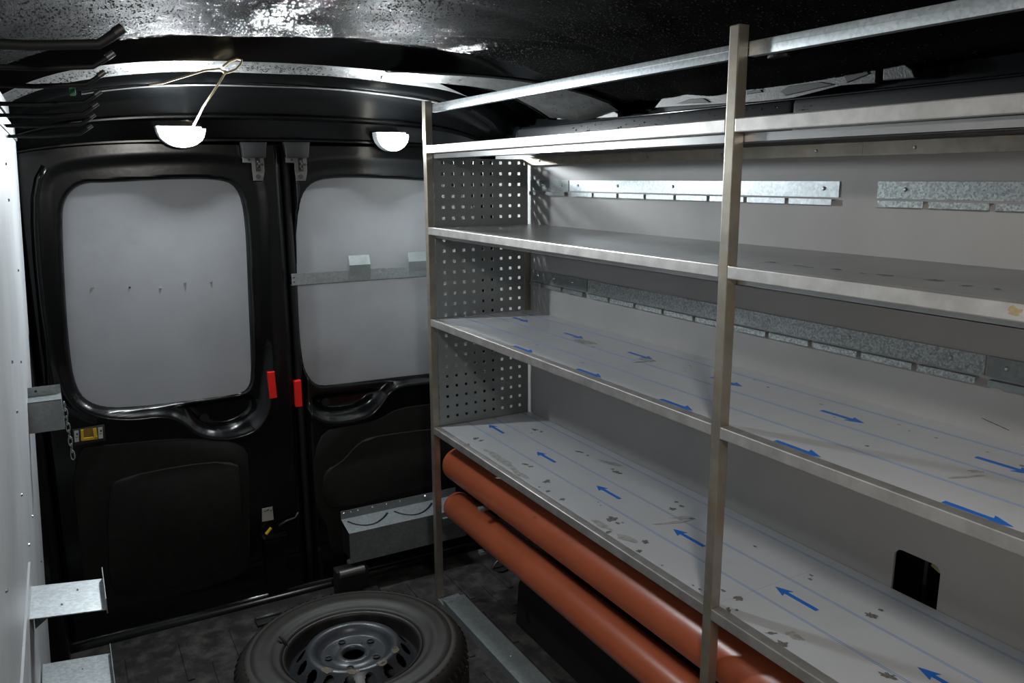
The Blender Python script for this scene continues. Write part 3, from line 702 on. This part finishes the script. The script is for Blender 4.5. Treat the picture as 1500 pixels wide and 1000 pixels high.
# ================================================================== FLOOR ITEMS
# galvanised base channel of the rack
ch = thing('base_channel', 'galvanised steel channel on the floor between the wheel and the shelving', 'channel', (1.16, 1.9, 0))
bm = BM(); x0, x1 = 1.118, 1.205
for (a, b, c, d) in ((x0, x1, 0.030, 0.032), (x0, x0+0.002, 0.0, 0.030), (x1-0.002, x1, 0.0, 0.030)): box(bm, a, b, 1.17, 2.52, c, d)
obj('channel', bm, M['galvdark'], ch)
bm = BM(); box(bm, x0, x1, 2.535, 2.59, 0.0, 0.012, 0.001); box(bm, x0, x1, 2.515, 2.537, 0.0, 0.034, 0.001); obj('foot_plate', bm, M['galv'], ch)
for y in (2.1, 1.6):
    s = BM(); screw(s, (1.165, y, 0.032), (0, 0, 1), 0.005, 0.003); obj('screw', s, M['screw'], ch)
# wheel arch
bm = BM(); prof = [(1.15, 0.0), (1.16, 0.16), (1.20, 0.24), (1.28, 0.27), (1.5, 0.28), (2.16, 0.28), (2.24, 0.25), (2.29, 0.17), (2.31, 0.0)]
prism(bm, [(1.300, y, z) for y, z in prof], (0.236, 0, 0), 0.01)
struct('trim_10', bm, M['blackmat'], 'dark wheel arch under the pipes', smooth=True, angle=50)
# tie-down lashing eye on floor by the wheel arch
t = thing('lashing_eye', 'small steel lashing eye on the floor near the wheel arch', 'lashing eye', (1.33, 2.55, 0))
p = P(733, 830, z=0.01); s = BM(); cyl(s, (p.x, p.y, 0), (0, 0, 1), 0.035, 0.008, 18); obj('cup', s, M['rubber'], t, smooth=True, angle=40)
s = BM(); sweep(s, [(p.x+0.030*math.cos(a), p.y+0.004, 0.008+0.030*math.sin(a)) for a in fan(0, math.pi, 10)], 0.0045, 8); obj('ring', s, M['latchmetal'], t, smooth=True)
# floor catch behind the wheel
t = thing('door_catch', 'black floor catch with worn metal roller at the foot of the doors', 'door catch', (0.83, 2.78, 0))
bm = BM(); a = P(470, 838, y=2.84); b = P(530, 862, y=2.84)
box(bm, 0.79, 0.92, 2.80, 2.86, 0.0, 0.11, 0.01); obj('catch_body', bm, M['rubber'], t, smooth=True, angle=50)
bm = BM(); cyl(bm, (0.80, 2.80, 0.10), (1, 0, 0), 0.016, 0.10, 16); obj('roller', bm, M['latchmetal'], t, smooth=True, angle=40)
bm = BM(); box(bm, 0.80, 0.95, 2.70, 2.80, 0.0, 0.018, 0.004); obj('base_plate', bm, M['cover'], t)
t = thing('floor_striker', 'small dark striker plate on the floor left of the wheel', 'striker plate', (0.5, 2.60, 0))
p = P(395, 905, z=0.01); bm = BM(); box(bm, p.x-0.05, p.x+0.05, p.y-0.03, p.y+0.03, 0, 0.012, 0.003); obj('plate', bm, M['cover'], t)
bm = BM(); sweep(bm, [(p.x-0.045, p.y+0.01, 0.016), (p.x+0.045, p.y+0.01, 0.016)], 0.006, 8); obj('edge_bar', bm, M['latchmetal'], t, smooth=True)

# ================================================================== THINGS ON THE DOORS
# folded tray on the right door
t = thing('folded_door_tray', 'folded galvanised metal tray with two curved slots low on the right door', 'tray', (1.05, YD-0.03, 0.33))
yb = YD-0.022
A1, A2 = P(499, 749, y=yb), P(660, 716, y=yb)
zt_, zf = A1.z, A1.z-0.034; xa, xb = A1.x, A1.x+0.50
yf = yb-0.10; zfr = zf-0.020
bm = BM(); box(bm, xa, xb, yb-0.002, yb, zf, zt_); obj('back_flange', bm, M['galvdark'], t)
bm = BM(); hexa(bm, [(xa, yb-0.002, zf), (xb, yb-0.002, zf), (xb, yf, zfr), (xa, yf, zfr), (xa, yb-0.002, zf-0.002), (xb, yb-0.002, zf-0.002), (xb, yf, zfr-0.002), (xa, yf, zfr-0.002)]); slope = obj('sloping_top', bm, M['galv'], t)
for k in range(2):
    xs0 = xa+0.02+k*0.195
    path = []
    for u in fan(0, 1, 14):
        d = 0.022+0.058*math.sin(math.pi*u)**0.8*(1-0.25*u) - 0.0*u; yy = yb-d; zz_ = zf-0.020*(d-0.002)/0.098
        path.append((xs0+0.165*u, yy, zz_+0.0005))
    s = BM(); sweep(s, path, 0.005, 6, flat=0.3); obj('curved_slot', s, M['hole'], t, smooth=True, label='dark curved slot')
bm = BM(); box(bm, xa, xb, yf, yf+0.002, zfr-0.125, zfr); obj('front_face', bm, M['galvdark'], t)
bm = BM(); box(bm, xa, xa+0.0015, yf+0.002, yb, zfr-0.11, zfr-0.01); obj('end_cheek', bm, M['hole'], t)
for x in (xa+0.012, xa+0.04, xa+0.07, xa+0.13, xa+0.19, xa+0.25, xa+0.36):
    s = BM(); screw(s, (x, yb-0.002, zt_-0.010), (0, -1, 0), 0.0042, 0.003); obj('rivet', s, M['screw'], t)
s = BM(); cyl(s, (xa-0.004, yf+0.01, zfr-0.118), (0, -1, 0), 0.009, 0.006, 12); obj('bolt', s, M['screw'], t)
t2 = thing('bent_clip', 'small bent metal clip hooked on the tray behind the post', 'clip', (1.28, 2.79, 0.28))
p = P(655, 757, y=2.80); bm = BM(); box(bm, p.x-0.02, p.x+0.03, 2.795, 2.80+0.02, p.z-0.004, p.z-0.002); box(bm, p.x-0.02, p.x+0.03, 2.793, 2.795, p.z-0.03, p.z-0.002); obj('clip_plate', bm, M['galv'], t2)

# bar with two upright tabs across the right window
t = thing('window_bar', 'galvanised flat bar with two upright tabs across the right window', 'bar', (0.95, 2.88, 1.24))
yw = 2.895
a, b, c, d = P(427, 402, y=yw), P(427, 417, y=yw), P(640, 388, y=yw), P(640, 404, y=yw)
zb0, zb1 = (b.z+d.z)/2-0.002, (a.z+c.z)/2+0.002
bm = BM(); box(bm, a.x, 1.50, yw, yw+0.0025, zb0, zb1); box(bm, a.x, 1.50, yw, yw+0.018, zb0, zb0+0.002); obj('bar', bm, M['galv'], t)
for (u, v) in ((512, 543), (599, 625)):
    q0, q1 = P(u, 395, y=yw).x, P(v, 395, y=yw).x
    if u > 590: q1 = q0+(P(543, 395, y=yw).x-P(512, 395, y=yw).x)
    bm = BM(); box(bm, q0, q1, yw-0.002, yw, zb1-0.02, zb1+0.018); 
    hexa(bm, [(q0, yw-0.002, zb1+0.018), (q1, yw-0.002, zb1+0.018), (q1, yw, zb1+0.018), (q0, yw, zb1+0.018), (q0+.002, yw+0.014, zb1+0.052), (q1, yw+0.014, zb1+0.052), (q1, yw+0.016, zb1+0.052), (q0+.002, yw+0.016, zb1+0.052)])
    obj('upright_tab', bm, M['galvdark'], t)
for dz in (0.008, -0.008):
    s = BM(); screw(s, (a.x+0.008, yw, (zb0+zb1)/2+dz), (0, -1, 0), 0.003, 0.002); obj('screw', s, M['ink'], t)

# upper latches
for (px_, lab) in ((373, 'steel door latch with charcoal cover at the top of the left door'), (436, 'steel door latch with charcoal cover at the top of the right door')):
    yy = 2.885; c0 = P(px_, 225, y=yy); t = thing('top_latch', lab, 'door latch', (c0.x, 2.91, c0.z))
    k = (P(px_+10, 225, y=yy).x-c0.x)/10
    kz = (P(px_, 215, y=yy).z-P(px_, 225, y=yy).z)/10
    def L(u, v): return (c0.x+u*k, c0.z-v*kz)
    bm = BM(); pts = [L(-18, -17), (L(19, -17)), L(16, 6), L(-16, 6)]
    prism(bm, [(x, yy, z) for x, z in pts], (0, 0.035, 0), 0.003); obj('cover', bm, M['cover'], t, smooth=True, angle=40)
    bm = BM(); pts = [L(-17, 5), L(14, 5), L(14, 26), L(11, 40), L(-3, 40), L(-4, 24), L(-4, 13), L(-17, 13)]
    prism(bm, [(x, yy+0.012, z) for x, z in pts], (0, 0.004, 0), 0.001); obj('latch_plate', bm, M['latchmetal'], t)
    bm = BM(); pts = [L(1, 6), L(8, 6), L(8, 26), L(1, 26)]
    prism(bm, [(x, yy+0.009, z) for x, z in pts], (0, 0.003, 0)); obj('slot', bm, M['hole'], t)
    for (u, v, r_) in ((4, 34, 0.0085), (11, 16, 0.005), (-8, 9, 0.0045)):
        x, z = L(u, v); s = BM(); cyl(s, (x, yy+0.0125, z), (0, -1, 0), r_, 0.003, 14); obj('hole', s, M['ink'], t)
    s = BM(); x, z = L(4.5, 16); sweep(s, [(x-0.002, yy+0.008, z+0.012), (x+0.004, yy+0.006, z+0.002), (x-0.003, yy+0.006, z-0.006), (x+0.003, yy+0.008, z-0.016)], 0.0028, 6); obj('spring', s, M['latchmetal'], t, smooth=True)

# red reflectors
def slab(name, pts, m, lab, cat, y, th=0.004, group=None, bev=0.0008):
    bm = BM(); prism(bm, [P(a, b, y=y) for a, b in pts], (0, th, 0), bev)
    o = obj(name, bm, m); return tag(o, lab, cat, group)
slab('red_reflector', [(393, 546), (402, 544), (406, 582), (396, 584)], M['red'], 'red reflector strip on the inner edge of the left rear door', 'reflector', 2.912, 0.034)
slab('red_reflector', [(432, 559), (441, 557), (443, 595), (434, 596)], M['red'], 'red reflector strip on the inner edge of the right rear door', 'reflector', 2.916, 0.030)
slab('marker_strip', [(423, 557), (426, 557), (428, 593), (425, 595)], M['darkred'], 'narrow dark red strip in the gap between the doors', 'marker', 2.935, 0.008)
# yellow lock slider with labels
t = thing('lock_slider', 'yellow lock slider in a black plate with two white labels on the left door', 'door lock', (0.0, 2.92, 0.84))
bm = BM(); prism(bm, [P(a, b, y=2.915) for a, b in [(106, 630), (153, 622), (155, 645), (109, 653)]], (0, 0.012, 0), 0.002); obj('plate', bm, M['cover'], t, smooth=True, angle=40)
bm = BM(); prism(bm, [P(a, b, y=2.9135) for a, b in [(118, 629), (141, 626), (143, 642), (119, 645)]], (0, 0.002, 0)); obj('slider_recess', bm, mat('dark_yellow', (0.20, 0.12, 0.01), .5), t)
bm = BM(); prism(bm, [P(a, b, y=2.909) for a, b in [(118, 642), (143, 639), (143, 643), (119, 646)]], (0, 0.005, 0), 0.0008)
prism(bm, [P(a, b, y=2.909) for a, b in [(118, 630), (122, 629.5), (123, 645), (119, 645)]], (0, 0.005, 0), 0.0008)
prism(bm, [P(a, b, y=2.909) for a, b in [(136, 628), (141, 627), (143, 642), (138, 643)]], (0, 0.005, 0), 0.0008); obj('yellow_slider', bm, M['yellow'], t)
for (x0_, y0_) in ((108.5, 631), (143.5, 626)):
    bm = BM(); prism(bm, [P(a, b, y=2.9145) for a, b in [(x0_, y0_), (x0_+6.5, y0_-1), (x0_+7.5, y0_+15.5), (x0_+1, y0_+16.5)]], (0, 0.001, 0)); lb = obj('white_label', bm, M['white'], t)
    s = BM()
    prism(s, [P(a, b, y=2.914) for a, b in [(x0_+3, y0_+3.5), (x0_+5.5, y0_+3), (x0_+5.8, y0_+6), (x0_+3.2, y0_+6.4)]], (0, 0.0006, 0))
    prism(s, [P(a, b, y=2.914) for a, b in [(x0_+2, y0_+9), (x0_+6, y0_+8.5), (x0_+6, y0_+9.4), (x0_+2, y0_+9.9)]], (0, 0.0006, 0)); obj('label_print', s, M['ink'], lb)
# sticker and yellow tab by the centre gap
o = slab('sticker', [(384, 745), (399, 742), (401, 761), (384, 764)], mat('off_white_paper', (0.36, 0.35, 0.33), 0.6), 'small off-white sticker on the dark edge of the left door', 'sticker', 2.927, 0.0015, None, 0.0004)
s = BM()
for (u, v) in ((387, 748), (392, 746), (396, 747), (390, 747)): prism(s, [P(u+a, v+b, y=2.9262) for a, b in ((0, 0), (2.2, -.3), (2.2, 1.2), (0, 1.4))], (0, 0.0006, 0))
obj('sticker_print', s, M['ink'], o)
p, q = P(390, 782, y=2.90), P(397, 773, y=2.90)
bm = BM(); sweep(bm, [p, q], 0.006, 8); tag(obj('yellow_tab', bm, M['yellow'], smooth=True, angle=40), 'small yellow release tab under the white sticker', 'tab')
bm = BM(); box(bm, p.x-0.01, q.x+0.06, 2.90, 2.94, p.z-0.028, p.z-0.020, 0.003)
box(bm, p.x-0.01, q.x+0.06, 2.905, 2.93, p.z-0.22, p.z-0.03, 0.008); tag(obj('lower_lock_housing', bm, M['black'], smooth=True, angle=40), 'glossy black lock housing below the yellow tab', 'door lock')
bm = BM(); a_ = P(433, 758, y=2.91); b_ = P(408, 770, y=2.91); sweep(bm, [b_, (a_+b_)/2+Vector((0, 0, .004)), a_, a_+Vector((0.012, 0, 0.02))], 0.005, 8)
tag(obj('lock_lever', bm, M['cover'], smooth=True), 'dark bent lever beside the white sticker', 'lever')

# ================================================================== LEFT SIDE
# box bracket with chain
t = thing('wall_box', 'dull galvanised box bracket on the left wall near the rear door', 'bracket', (-0.09, 2.5, 0.88))
yk = 2.42
a, b, c, d = P(37, 590, y=yk), P(90, 585, y=yk), P(95, 629, y=yk), P(41, 635, y=yk)
zt1, zt0 = (a.z+b.z)/2, (c.z+d.z)/2; xr = b.x
bm = BM(); box(bm, xl(zt0)+0.0, xr, yk, yk+0.002, zt0, zt1, 0.0); obj('front_plate', bm, M['galvdark'], t)
bm = BM(); hexa(bm, [(xl(zt1), yk, zt1), (xr, yk, zt1), (xr, yk+0.06, zt1+0.004), (xl(zt1), yk+0.06, zt1+0.004), (xl(zt1), yk, zt1-.002), (xr, yk, zt1-.002), (xr, yk+0.06, zt1+.002), (xl(zt1), yk+0.06, zt1+.002)])
box(bm, xl(zt1), xr, yk+0.058, yk+0.06, zt1, zt1+0.028); obj('back_flange', bm, M['galvdark'], t)
bm = BM(); box(bm, xr-0.002, xr, yk+.002, yk+0.06, zt0, zt1-.002); obj('end_cheek', bm, M['galvdark'], t)
s = BM(); screw(s, (xl(zt1)+0.02, yk+0.058, zt1+0.016), (0, -1, 0), 0.0035, 0.002); obj('screw', s, M['ink'], t)
# chain
t = thing('steel_chain', 'short steel chain hanging from the box bracket beside the yellow lock', 'chain', (xr+0.006, yk-0.004, 0.85))
p0 = P(92, 590, y=yk-0.004); p1 = P(104, 672, y=yk-0.004); nl = 8
for i in range(nl):
    f = (i+.5)/nl; c = p0.lerp(p1, f); c.x = xr+0.005+0.006*f; L_ = (p0.z-p1.z)/nl*0.66; wdt = 0.0046
    dirn = Vector((1, 0, 0)) if i % 2 else Vector((0.35, 0.94, 0))
    path = []
    for k in range(14):
        a = k*2*math.pi/14; path.append(c + dirn*wdt*math.cos(a) + Vector((0, 0, 1))*L_*(math.copysign(abs(math.sin(a))**0.7, math.sin(a))))
    s = BM(); sweep(s, path, 0.0015, 6, closed=True); obj('chain_link', s, M['galvdark'], t, smooth=True)
# two support brackets near the camera
def lbracket(z, y0, y1, lab, xe=0.002):
    t = thing('support_bracket', lab, 'bracket', (xl(z), (y0+y1)/2, z-0.05))
    dp = 0.018
    bm = BM(); hexa(bm, [(xl(z)+0.004, y0, z), (xl(z)+0.004, y1, z), (xl(z)+0.004, y1, z-.002), (xl(z)+0.004, y0, z-.002), (xe, y0, z-dp), (xe, y1, z-dp), (xe, y1, z-dp-.002), (xe, y0, z-dp-.002)]); obj('arm_plate', bm, M['galv'], t, smooth=True, angle=40)
    bm = BM(); box(bm, xe, xe+0.002, y0-0.004, y1+0.004, z-dp-0.008, z-dp+0.026, 0.0006); obj('upturned_lip', bm, M['galvdark'], t)
    bm = BM(); hexa(bm, [(xl(z)+0.004, y1-0.002, z-0.002), (xe, y1-.002, z-.02), (xe-.06, y1-.002, z-.04), (xl(z-.1)+.006, y1-.002, z-.10), (xl(z)+0.004, y1, z-0.002), (xe, y1, z-.02), (xe-.06, y1, z-.04), (xl(z-.1)+.006, y1, z-.10)])
    obj('side_web', bm, M['galvdark'], t)
    for (u, v) in ((0.4, 0.3), (0.7, 0.7)):
        s = BM(); screw(s, (xl(z)+0.02+0.1*u, y0+(y1-y0)*v, z-dp*(0.02+0.1*u)/0.14), (0, 0, 1), 0.0028, 0.003); obj('rivet', s, M['screw'], t)
lbracket(0.738, 1.745, 1.895, 'bright galvanised support bracket with upturned lip low on the left wall, the higher of two')
lbracket(0.400, 1.98, 2.165, 'galvanised support bracket in the bottom left corner, the lower of two', 0.0)
# metal roll behind the lower bracket
p = P(118, 965, y=2.52)
bm = BM(); lathe(bm, [(0.0, 0.0), (0.060, 0.0), (0.060, 0.15), (0.055, 0.165), (0.045, 0.17), (0.0, 0.17)], (p.x+0.01, 2.50, 0), 28, closed=False)
o = obj('metal_canister', bm, M['galvdark'], smooth=True, angle=40); tag(o, 'round metal canister standing behind the lower left bracket', 'canister')

# row of black hooks under the roof on the left
hk = thing('hook_rail', 'row of black pipe hooks on a rail at the top of the left side', 'hook rail', (-0.12, 1.6, 1.77))
bm = BM(); box(bm, -0.10, -0.086, 0.9, 2.6, 1.762, 1.800, 0.003); obj('rail', bm, M['rubber'], hk)
for i, (a, b, y) in enumerate([(178, 42, 1.25), (165, 78, 1.47), (152, 106, 1.66), (146, 134, 1.86), (142, 152, 2.04), (138, 168, 2.22), (134, 184, 2.40)]):
    tip = P(a, b, y=y); s = BM()
    e = Vector((tip.x-0.030, y, tip.z-0.022)); st = Vector((-0.09, y, tip.z-0.030))
    sweep(s, [st, st.lerp(e, .5)+Vector((0, 0, -0.003)), e, e.lerp(tip, .5)+Vector((0, 0, -0.001)), tip], 0.0065 if i == 0 else 0.0042, 8)
    h = obj('hook', s, M['rubber'], hk, smooth=True, angle=60)
    s = BM(); dr = (tip-e).normalized(); cyl(s, tip-dr*0.012, dr, 0.0073 if i == 0 else 0.005, 0.014, 10); obj('end_cap', s, M['cover'] if i == 0 else M['latchmetal'], h, smooth=True, angle=40)
g = P(106, 134, y=1.75); s = BM(); box(s, g.x-0.005, g.x+0.005, 1.748, 1.752, g.z-0.008, g.z+0.016, 0.001); obj('green_tag', s, mat('green_plastic', (0.01, 0.16, 0.05), .4), hk, label='tiny green tag')

# ================================================================== LAMPS
def lamp(px_, py_, wpx, lab):
    y = 2.862; c = P(px_, py_, y=y); wd = wpx*2.95/FOC
    t = thing('rear_lamp', lab, 'lamp', (c.x, 2.905, c.z), 'rear lamps')
    bm = BM(); n = 20; hw = wd/2; pts = []
    for k in range(n+1):
        a = math.pi+math.pi*k/n; pts.append((c.x+hw*math.cos(a), 2.856, c.z+0.012+0.062*math.sin(a)))
    prism(bm, pts, (0, 0.046, 0), 0.003); obj('housing', bm, M['whiteplastic'], t, smooth=True, angle=40)
    bm = BM(); box(bm, c.x-hw*1.02, c.x+hw*0.8, 2.855, 2.902, c.z+0.0125, c.z+0.0175, 0.002); obj('top_edge', bm, M['whiteplastic'], t)
    bm = BM(); bmesh.ops.create_uvsphere(bm, u_segments=24, v_segments=14, radius=1.0)
    for v in list(bm.verts): v.co = Vector((c.x+v.co.x*hw*0.88, 2.860+v.co.y*0.024, c.z-0.008+v.co.z*0.025))
    bmesh.ops.delete(bm, geom=[v for v in bm.verts if v.co.y > 2.862], context='VERTS')
    obj('lens', bm, M['lens'], t, smooth=True, label='glowing white lens')
    return c
lamp(266, 193, 60, 'brightly lit white lamp above the left rear door window')
lamp(575, 201, 50, 'brightly lit white lamp above the right rear door window, beside the far post')

# cord tied over the flange
bm = BM(); yc = 2.63
p = lambda a, b, y=yc: P(a, b, y=y)
sweep(bm, [p(219, 124, 2.60), p(240, 121, 2.60), p(270, 112, 2.61), p(300, 103, 2.62), p(322, 101), p(330, 108, 2.62)], 0.0032, 8)
sweep(bm, [p(326, 104, 2.62), p(334, 106, 2.61), p(345, 102, 2.61), p(353, 94, 2.615), p(354, 88, 2.63), p(347, 86, 2.635), p(336, 90, 2.635), p(326, 98, 2.63)], 0.0034, 8)
sweep(bm, [p(331, 104, 2.61), p(322, 120, 2.63), p(310, 138, 2.67), p(298, 156, 2.73), p(290, 172, 2.80), p(284, 183, 2.85)], 0.0032, 8)
bmesh.ops.create_uvsphere(bm, u_segments=10, v_segments=8, radius=0.006, matrix=Matrix.Translation(p(330, 106, 2.612)))
tag(obj('tan_cord', bm, M['cord'], smooth=True), 'tan cord knotted over the roof flange and hanging down to the left lamp', 'cord')

# third lamp on the roof above the photographer, outside the frame
t = thing('roof_lamp', 'white roof lamp above the near end of the rack', 'lamp', (0.45, 0.25, 1.9))
bm = BM(); box(bm, 0.37, 0.53, 0.21, 0.275, 1.865, 1.965, 0.01); obj('housing', bm, M['whiteplastic'], t)
